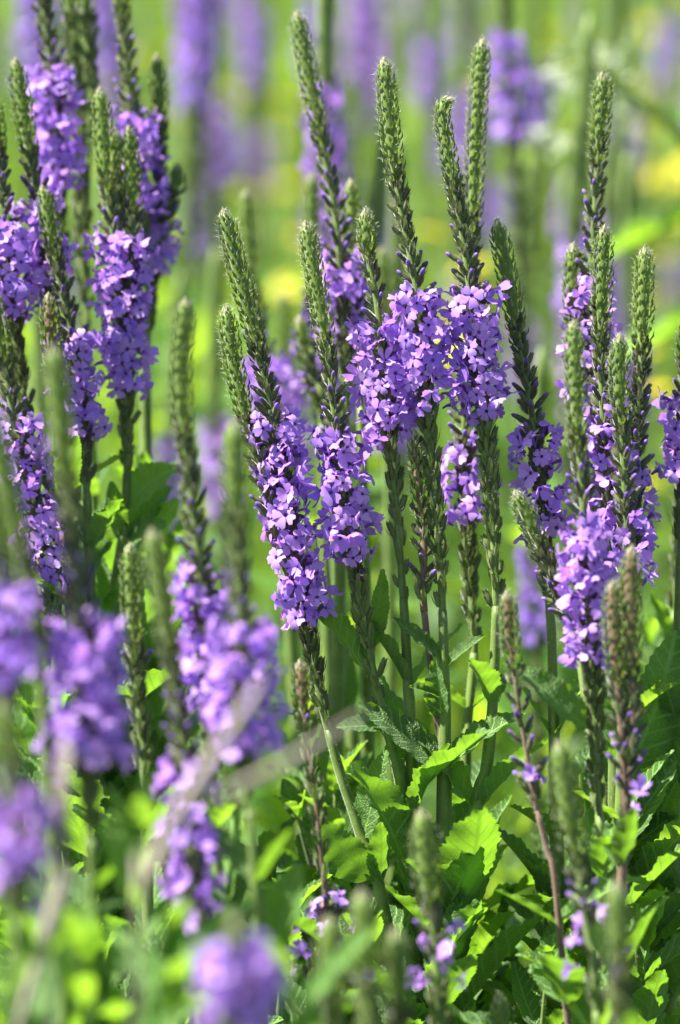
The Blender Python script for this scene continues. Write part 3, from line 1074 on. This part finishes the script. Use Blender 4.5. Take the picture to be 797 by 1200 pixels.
# in front of the plane of focus
FR = dict(detail=1, group=G_FRONT)
vervain('strongly blurred vervain in front with tall cone above a wide blue-violet flower mass', -.24, [
    S([(62, 408), (68, 470), (78, 560), (88, 640), (95, 730), (100, 820), (105, 920)], (560, 740, 910, 980), fat=1.35, fl_density=1.3, R0=5.2)], **FR)
vervain('moderately blurred vervain in front with thick green cone and beaded buds above its flowers', -.12, [
    S([(218, 352), (212, 420), (214, 490), (222, 560), (230, 630), (236, 700), (242, 780), (248, 860)], (510, 675, 850, 920), R0=4.0)], **FR)
vervain('strongly blurred vervain in front with straight dark cone, crossed by a dry stalk', -.20, [
    S([(274, 495), (276, 580), (279, 660), (282, 740), (286, 840), (290, 940), (300, 1040)], (610, 740, 890, 960), R0=5.2, fat=1.2)], **FR)
vervain('pale young vervain cone without flowers standing between two blurred ones', -.075, [
    S([(152, 640), (155, 710), (160, 790), (166, 870), (170, 950)], (760, 780, 780, 930))], **FR)
vervain('blurred vervain in front with brown-tipped cone and low violet flowers', -.19, [
    S([(178, 622), (190, 700), (203, 790), (215, 880), (225, 980), (230, 1090)], (760, 895, 1085, 1120), fl_density=.6, R0=4.8)], **FR)
vervain('blurred vervain in front slanting, with green cone and flowers at the rim of the clump', -.25, [
    S([(-12, 480), (8, 570), (24, 640), (38, 720), (50, 820)], (640, 740, 740, 800), R0=4.6)], leafkw=dict(s0=1050), **FR)
vervain('blurred blue-violet vervain flower head cut by the rim of the clump in front', -.28, [
    S([(-14, 560), (-4, 650), (4, 740), (10, 840)], (640, 700, 812, 850))], leafkw=dict(s0=1050), **FR)
vervain('strongly blurred vervain in front with a dark cone above low pale violet flowers', -.36, [
    S([(2, 825), (12, 890), (16, 950), (18, 1040), (22, 1120)], (890, 935, 1050, 1090), fl_density=.8)], **FR)
vervain('thin seedy vervain stem in front of the leaning one, few flowers at its foot', -.06, [
    S([(352, 775), (358, 850), (368, 920), (376, 1000), (380, 1060), (376, 1130)], (840, 850, 850, 1060), sparse=2.0, brown=True),
    S([(392, 1040), (384, 1080), (372, 1110), (362, 1160)], (1045, 1060, 1150, 1155), fl_density=.35)], **FR)
vervain('blurred vervain cone with a few violet buds, in front of the upright stem', -.14, [
    S([(494, 950), (500, 1020), (508, 1090), (515, 1180), (518, 1260)], (1060, 1100, 1170, 1240), fl_density=.25, sparse=1.5, R0=5.2)], **FR)
vervain('blurred slanting vervain cone with few violet buds, in front of the nearly spent one', -.14, [
    S([(655, 870), (664, 940), (678, 1020), (690, 1100), (700, 1190)], (1000, 1060, 1160, 1190), fl_density=.15, sparse=1.6, R0=5.6)], **FR)
for (x, y, dd, lab) in [(424, 1045, -.27, 'very blurred tall green vervain cone low in front'), (464, 1090, -.26, 'very blurred short green vervain cone low in front'),
                        (386, 1075, -.24, 'very blurred dark green vervain cone low in front, beside two others'), (722, 1035, -.27, 'very blurred olive vervain cone standing alone low in front'),
                        (585, 1165, -.08, 'top of a small green vervain cone among the leaves')]:
    vervain(lab, dd, [S([(x, y), (x + 3, y + 60), (x + 6, y + 140), (x + 8, y + 220)], (y + 100, y + 110, y + 110, y + 200), R0=5.6)], **FR)
vervain('very blurred pink vervain flower head low in front', -.42, [
    S([(274, 1075), (276, 1110), (278, 1150), (280, 1210)], (1100, 1115, 1215, 1240), fl_density=1.1, R0=2.5)], **FR)

# ------------------------------------------------------------------ leafy shoots between the stems
def leafy_shoot(px, py, dd, seed, label, group, fresh=None):
    rs = random.Random(seed)
    a = P(px, py, dd)
    pts = [(a.x, a.y, a.z, py), (a.x + rs.gauss(0, .006), a.y + rs.gauss(0, .006), a.z - .06, py + 150),
           (a.x + rs.gauss(0, .014), a.y + rs.gauss(0, .012), a.z - .16, py + 400)]
    p4 = to_root(pts, rs)
    root = np.array(p4[-1][:3])
    o = link('leafy_shoot', None, None, root)
    o.empty_display_size = .02
    tag(o, label, 'plant', group)
    ax = Axis(p4)
    stem_part(o, root, ax, 0, ax.L, .7 * mm, 2.2 * mm, 2 if abs(dd) < .1 else 0, rs)
    t = ax.tan(.004)
    for k in range(3):
        ov = ortho(t, rs.uniform(0, 6.3))
        place_leaf(o, root, ax.at(0), t + ov * .5, t * .3 - ov, rs.uniform(.02, .035), .011, True, rs=rs)
    auto_leaves(o, root, ax, .012, min(ax.L, ax.s_of_row(1300)), rs, .036, .086, .044, fresh)
    return o


rs = random.Random(5)
shoots = [(392, 860, .06), (560, 930, .04), (655, 960, .07), (445, 960, .06), (545, 1010, .06),
          (640, 1060, .02), (590, 1090, .06), (480, 1050, .06), (400, 1010, .05), (735, 900, .05), (770, 860, .09), (690, 1080, .06),
          (775, 1020, .06), (745, 1110, -.02), (350, 960, .05), (320, 1010, .08), (250, 960, .09), (200, 900, .08),
          (90, 960, .06), (60, 1010, .04), (30, 960, .08), (150, 1020, .05), (100, 1080, .0), (215, 1040, .04),
          (340, 1080, .02), (420, 1110, .0), (530, 1110, -.02), (640, 1140, -.03), 
          (370, 840, .2), (760, 760, .22), (790, 800, .14), (200, 760, .2), (120, 760, .2),
          (190, 690, .24), (60, 760, .2), (40, 1110, -.02), (180, 1120, -.03)]
for i, (x, y, dd) in enumerate(shoots):
    y += 70 if (360 < x < 720 and y < 1050) else 0
    nk, nd = near(x, y, dd, True)
    where = 'in front of' if dd < nd - .02 else ('close beside' if dd < nd + .04 else ('just behind' if dd < nd + .12 else 'well behind'))
    leafy_shoot(x, y, dd, 900 + i, 'flowerless leafy green vervain shoot ' + where + ' ' + nk, 'leafy shoots between the stems')
for i, (x, y, dd) in enumerate([(160, 985, -.28), (90, 1120, -.32), (200, 1130, -.34), (30, 1130, -.3), (340, 1150, -.3)]):
    leafy_shoot(x, y, dd, 990 + i, 'very blurred bright green leafy shoot low in front, beside ' + near(x, y, dd, True)[0], 'blurred leafy shoots in front', True)


# ------------------------------------------------------------------ meadow plants far behind
def far_vervain(seed):
    rs = random.Random(seed)
    plant = link('vervain_plant', None)
    H = 1.0
    lean = rs.gauss(0, .05)
    pts = [(lean, 0, H, 0), (lean * .8, 0, H - .12, 300), (lean * .5, rs.gauss(0, .01), H - .3, 750), (0, 0, 0, 2500)]
    ax = Axis(pts, .006)
    mb = MB()
    ss = np.linspace(0, ax.L, 60)
    mb.tube([ax.at(s) for s in ss], np.interp(ss, [0, .01, .1, .13, ax.L], [.002, .0048, .005, .0022, .003]), 6, 0)
    link('stem', mb.mesh('stem', [M_STEM]), plant)
    ang = 0
    mb = MB()
    s = .07
    a, b = rs.uniform(.11, .14), rs.uniform(.17, .20)
    while s < .30:
        t = ax.tan(s)
        o = ortho(t, ang)
        tt = rs.choice(CAL_BUD)
        tilt = .45
        yv = t * math.cos(tilt) + o * math.sin(tilt)
        zv = o * math.cos(tilt) - t * math.sin(tilt)
        mb.add(np.concatenate(tt.v), tt.f, 0, (np.stack([np.cross(yv, zv), yv, zv], 1) * 1.2, ax.at(s) + o * .0015))
        ang += 2.4
        s += .003
    link('calyx_column', mb.mesh('calyx_column', [M_CALYX]), plant)
    mb = MB()
    s = a
    while s < b:
        t = ax.tan(s)
        o = ortho(t, ang)
        ang += 2.4
        rot = frame_from(o + t * rs.gauss(.2, .3), rs.gauss(0, .4))
        template_into(mb, rs.choice(FLOW_LOW), rot, ax.at(s) + o * rs.uniform(.008, .012), 1.1)
        s += .0022
    tag(link('flower_cluster', mb.mesh('flower_cluster', [M_PETAL, M_THROAT]), plant), kind='stuff')
    fol = []
    for k in range(7):
        s = .34 + k * .045
        t = ax.tan(s)
        ph = k * 1.57 + rs.gauss(0, .2)
        for side in (0, math.pi):
            o = ortho(t, ph + side)
            fol.append((ax.at(s), o + t * rs.uniform(.4, .9), t - o * .5, .06 * rs.uniform(.8, 1.2)))
    mb = MB()
    for (b_, dv, nv, L_) in fol:
        dv = dv / np.linalg.norm(dv)
        nv = nv - dv * (nv @ dv)
        nv /= np.linalg.norm(nv)
        xv = np.cross(dv, nv)
        V = [b_, b_ + dv * L_ * .25 + xv * L_ * .17 + nv * .003, b_ + dv * L_ * .3, b_ + dv * L_ * .25 - xv * L_ * .17 + nv * .003,
             b_ + dv * L_ * .65 + xv * L_ * .19 + nv * .001, b_ + dv * L_ * .65 - nv * .003, b_ + dv * L_ * .65 - xv * L_ * .19 + nv * .001, b_ + dv * L_ - nv * .012]
        mb.add(V, [(0, 1, 2), (0, 2, 3), (1, 4, 5, 2), (2, 5, 6, 3), (4, 7, 5), (5, 7, 6)], 0)
    tag(link('foliage', mb.mesh('foliage', [M_FAR]), plant), kind='stuff')
    return plant, H, (a + b) / 2


FARS = [far_vervain(70 + i) for i in range(5)]
first = [True] * 5
explicit = [(203, 30, .75), (238, 165, 1.0), (236, 265, 1.15), (222, 45, .95), (12, 40, .8), (246, 560, .5), (388, 12, 1.6), (478, 70, 2.2), (440, 105, 2.4), (523, 40, 2.6),
            (592, 155, 1.05), (720, 165, 1.35), (787, 118, 1.15), (724, 440, .75), (765, 440, .65), (330, 440, .4), (638, 335, .5), (650, 105, .5),
            (318, 185, 1.8), (445, 470, .45), (352, 205, .36), (690, 20, 3.0), (300, 20, 3.2), (60, 30, 1.4), (150, 560, .6), (560, 250, 1.5), (612, 700, .35), (20, 500, .6), (90, 610, .4), (790, 330, 1.6), (600, 420, .9), (625, 330, .7), (375, 40, 1.3), (480, 90, 1.3), (560, 20, 1.5), (770, 180, 1.0), (700, 300, .9), (140, 30, 1.0), (262, 60, 1.4), (520, 200, 1.3), (425, 170, 1.6), (745, 60, 1.7), (455, 20, 1.2), (30, 110, 1.1), (735, 420, .8), (640, 250, 1.0)]


def place_far(px, py, dd, rs):
    i = rs.randrange(5)
    proto, H, mid = FARS[i]
    o = proto if first[i] else copy_tree(proto)
    first[i] = False
    p = P(px, py, dd)
    k = (p.z) / (H - mid)
    o.location = (p.x, p.y, 0)
    o.scale = (min(1.1, max(.9, k)), min(1.1, max(.9, k)), k)
    o.rotation_euler = (0, 0, rs.uniform(0, 6.28))
    nk, nd = near(px, py)
    where = 'close behind' if dd < .7 else ('some way behind' if dd < 1.5 else ('far behind' if dd < 3.5 else 'farthest off behind'))
    tag(o, 'blurred violet vervain in the meadow ' + where + ' ' + nk, 'flower', G_BACK)


rs = random.Random(21)
for (x, y, dd) in explicit:
    place_far(x, y, dd, rs)
for k in range(60):
    dd = 1.0 + 6 * rs.random() ** 1.3
    p = Vector((rs.uniform(-.5, .5) * (D + dd) * .30, CAM.y + D + dd, rs.uniform(.66, .98)))
    v = p - CAM
    t = v.dot(FWD)
    kk = FRAME_H / 1200 * t / D
    place_far(398.5 + v.x / kk, 600 - v.dot(UP) / kk, t - D, rs)


def yellow_plant():
    plant = link('yellow_wildflower', None)
    rs = random.Random(8)
    ax = Axis([(.02, 0, .8, 0), (.01, 0, .4, 1), (0, 0, 0, 2)], .01)
    mb = MB()
    ss = np.linspace(0, ax.L, 20)
    mb.tube([ax.at(s) for s in ss], np.linspace(.0018, .003, 20), 6)
    link('stem', mb.mesh('stem', [M_STEM]), plant)
    for k in range(4):
        off = np.array([rs.gauss(0, .03), rs.gauss(0, .03), -.03 * k]) + ax.at(0)
        mb = MB()
        j = ax.at(.05 + .035 * k)
        mb.tube([off, (off + j) / 2 + np.array([0, 0, -.01]), j], [.0012, .0013, .0014], 5)
        head = link('flower_stalk', mb.mesh('flower_stalk', [M_STEM]), plant)
        nrm = np.array([rs.gauss(-.2, .4), -.3 + rs.gauss(0, .3), 1])
        rot = frame_from(nrm)
        m2 = MB()
        for q in range(11):
            a = q * 2 * math.pi / 11
            r0, r1, w0 = .004, .017, .0038
            c, s_ = math.cos(a), math.sin(a)
            V = [(r0 * c + w0 * .5 * s_, r0 * s_ - w0 * .5 * c, .001), (r0 * c - w0 * .5 * s_, r0 * s_ + w0 * .5 * c, .001),
                 ((r0 + r1) / 2 * c + w0 * s_, (r0 + r1) / 2 * s_ - w0 * c, .003), ((r0 + r1) / 2 * c - w0 * s_, (r0 + r1) / 2 * s_ + w0 * c, .003), (r1 * c, r1 * s_, -.001)]
            m2.add(V, [(0, 1, 3, 2), (2, 3, 4)], 0, (rot, off))
        link('ray_petals', m2.mesh('ray_petals', [M_YELLOW]), head)
        m2 = MB()
        V, F = [], []
        for jj, (r, z) in enumerate([(.0055, 0), (.005, .003), (.0025, .005)]):
            for q in range(8):
                V.append((r * math.cos(q * .785), r * math.sin(q * .785), z))
        for jj in range(2):
            for q in range(8):
                F.append((jj * 8 + q, jj * 8 + (q + 1) % 8, jj * 8 + 8 + (q + 1) % 8, jj * 8 + 8 + q))
        F.append(tuple(range(16, 24)))
        m2.add(V, F, 0, (rot, off))
        link('disc', m2.mesh('disc', [M_DISC]), head)
    return plant


yp = yellow_plant()
for i, (x, y, dd) in enumerate([(722, 200, 1.3), (775, 195, 1.5), (503, 312, .95), (785, 390, 1.0), (730, 20, 2.6), (560, 70, 3.0), (250, 80, 3.2), 
                                (690, 60, 2.2), (735, 230, 1.4), (752, 172, 1.2), (515, 330, .9), (490, 340, 1.0), (610, 330, 1.0), (765, 430, .8), (780, 500, .75), (320, 270, 1.4), (300, 300, 1.5), (180, 90, 1.9), (780, 60, 2.4), (275, 150, 2.4), (790, 470, .8)]):
    o = yp if i == 0 else copy_tree(yp)
    p = P(x, y, dd)
    o.location = (p.x, p.y, 0)
    o.scale = (1, 1, p.z / .78)
    o.rotation_euler = (0, 0, i * 1.3)
    tag(o, 'small yellow wildflower blurred ' + ('far ' if dd > 1.4 else '') + 'behind ' + near(x, y)[0], 'flower', 'yellow wildflowers in the meadow')


# ------------------------------------------------------------------ arching weed with white florets behind the tall right-hand spike
def white_weed():
    d0 = .55
    tip = P(630, 45, d0)
    pts = [P(628, 62, d0), P(668, 62, d0), P(712, 88, d0), P(752, 122, d0), P(800, 160, d0), P(850, 260, d0), P(880, 500, d0)]
    p4 = to_root([(p.x, p.y, p.z, i) for i, p in enumerate(pts)], R)
    root = np.array(p4[-1][:3])
    plant = link('flowering_weed', None, None, root)
    tag(plant, 'blurred arching green weed hung with clusters of small white florets', 'plant')
    ax = Axis(p4, .005)
    ss = np.linspace(0, ax.L, 90)
    mb = MB()
    mb.tube([ax.at(s) - root for s in ss], np.interp(ss, [0, .08, ax.L], [.0012, .004, .006]), 7)
    link('stem', mb.mesh('stem', [M_GRASS]), plant)
    rs = random.Random(9)
    for (x, y) in [(650, 78), (664, 88), (675, 100), (690, 78), (733, 112), (742, 128), (748, 152), (655, 172), (640, 160), (686, 118), (720, 78), (700, 60), (663, 105)]:
        c = np.array(P(x, y, d0 + rs.gauss(0, .02))) - root
        near = min(((np.linalg.norm(ax.at(s) - root - c), s) for s in ss))[1]
        mb = MB()
        j = ax.at(near) - root
        mb.tube([c, (c + j) / 2 + np.array([0, 0, .004]), j], [.0006, .0008, .001], 5, 0)
        st = link('branchlet', mb.mesh('branchlet', [M_GRASS]), plant)
        for _ in range(9):
            q = c + np.array([rs.gauss(0, .005), rs.gauss(0, .005), rs.gauss(0, .005)])
            rot = frame_from((rs.gauss(0, 1), rs.gauss(-.5, 1), rs.gauss(.5, 1)))
            m2 = MB()
            V = [(0, 0, -.001)] + [(math.cos(a) * r, math.sin(a) * r, .0008) for a, r in [(k * math.pi / 5, .0034 if k % 2 else .0016) for k in range(10)]]
            m2.add(V, [(0, 1 + k, 1 + (k + 1) % 10) for k in range(10)], 0, (rot, q))
            link('floret', m2.mesh('floret', [M_WHITE]), st)
    for (s, L_) in [(.10, .10), (.16, .12), (.22, .11)]:
        t = ax.tan(s)
        place_leaf(plant, root, ax.at(s), np.array([-.6, .2, -.25]) if s > .12 else np.array([.6, .1, .25]), (0, -.3, 1), L_, .018, True, rs=rs)


white_weed()

# ------------------------------------------------------------------ dry stalks in front
def dry_stalk(label, pts, dd, r, bend=False):
    ws = [P(x, y, dd) for x, y in pts]
    a, b = ws[0], ws[-1]
    g = a + (b - a) * (a.z / (a.z - b.z))
    p4 = [(p.x, p.y, p.z, i) for i, p in enumerate(ws)] + ([(b.x - .012, b.y, b.z * .5, 8), (b.x - .02, b.y, 0, 9)] if bend else [(g.x, g.y, 0, 9)])
    root = np.array(p4[-1][:3])
    ax = Axis(p4, .01)
    ss = np.linspace(0, ax.L, 50)
    mb = MB()
    mb.tube([ax.at(s) - root for s in ss], np.interp(ss, [0, .03, .085, .12, ax.L], [r * .6, r, r, r * .35, r * .4]), 8)
    o = link('dry_stalk', mb.mesh('dry_stalk', [M_DRY]), None, root)
    tag(o, label, 'stalk', 'dry stalks in front')
    return o, root


stalk, stalk_root = dry_stalk('pale dry stalk leaning across the blurred front flowers', [(306, 800), (268, 860), (226, 925), (186, 990), (168, 1050), (160, 1120)], -.44, .0024, True)
mb = MB()
mb.tube([np.array(P(x, y, -.44)) - stalk_root for x, y in [(222, 932), (262, 930), (330, 896), (425, 836)]], [.0018, .0016, .0014, .0008], 7)
link('side_branch', mb.mesh('side_branch', [M_DRY]), stalk)
dry_stalk('short upright pale dry stalk under the wide blurred flower mass', [(78, 865), (75, 930), (71, 1000), (67, 1070)], -.36, .0026)
dry_stalk('thick pale dry stalk slanting up from the ground low in front', [(50, 1110), (38, 1150), (22, 1200)], -.38, .003)

# ------------------------------------------------------------------ the small insect
def insect():
    c = np.array(P(424, 672, -.006))
    root = link('insect', None, None, c)
    tag(root, 'tiny dark insect with a pale band sitting on the calyces below the parted flowers', 'insect')

    def blob(name, off, r3, m, par=root):
        mb = MB()
        V, F = [], []
        for i in range(6):
            th = math.pi * (i + .5) / 6
            for k in range(8):
                a = k * math.pi / 4
                V.append((off[0] + r3[0] * math.sin(th) * math.cos(a), off[1] + r3[1] * math.sin(th) * math.sin(a), off[2] + r3[2] * math.cos(th)))
        for i in range(5):
            for k in range(8):
                F.append((i * 8 + k, i * 8 + (k + 1) % 8, i * 8 + 8 + (k + 1) % 8, i * 8 + 8 + k))
        F += [tuple(range(8))[::-1], tuple(range(40, 48))]
        mb.add(np.array(V) * mm, F)
        return link(name, mb.mesh(name, [m]), par)
    blob('thorax', (0, 0, 1.2), (2.0, 1.7, 1.9), M_BUG)
    ab = blob('abdomen', (.4, 0, -1.8), (1.6, 1.5, 2.2), M_BUG)
    blob('pale_band', (.1, -.1, -.5), (1.85, 1.65, .55), M_BUGW, ab)
    blob('head', (-.3, -.2, 3.2), (1.1, 1.0, .9), M_BUG)
    for k in range(6):
        sx = -1 if k % 2 else 1
        z = 1.9 - (k // 2) * .9
        mb = MB()
        mb.tube(np.array([(sx * 1.5, 0, z), (sx * 2.8, -.6, z + .6), (sx * 3.1, .9, z - 1.4)]) * mm, [.2 * mm, .17 * mm, .1 * mm], 5)
        link('leg', mb.mesh('leg', [M_BUG]), root)
    for sx in (-1, 1):
        mb = MB()
        mb.add(np.array([(sx * .4, -1.3, 1.6), (sx * 1.7, -1.5, .4), (sx * 2.2, -1.4, -2.4), (sx * .9, -1.5, -2.8)]) * mm, [(0, 1, 2, 3)])
        link('wing', mb.mesh('wing', [M_BROWN]), root)


insect()
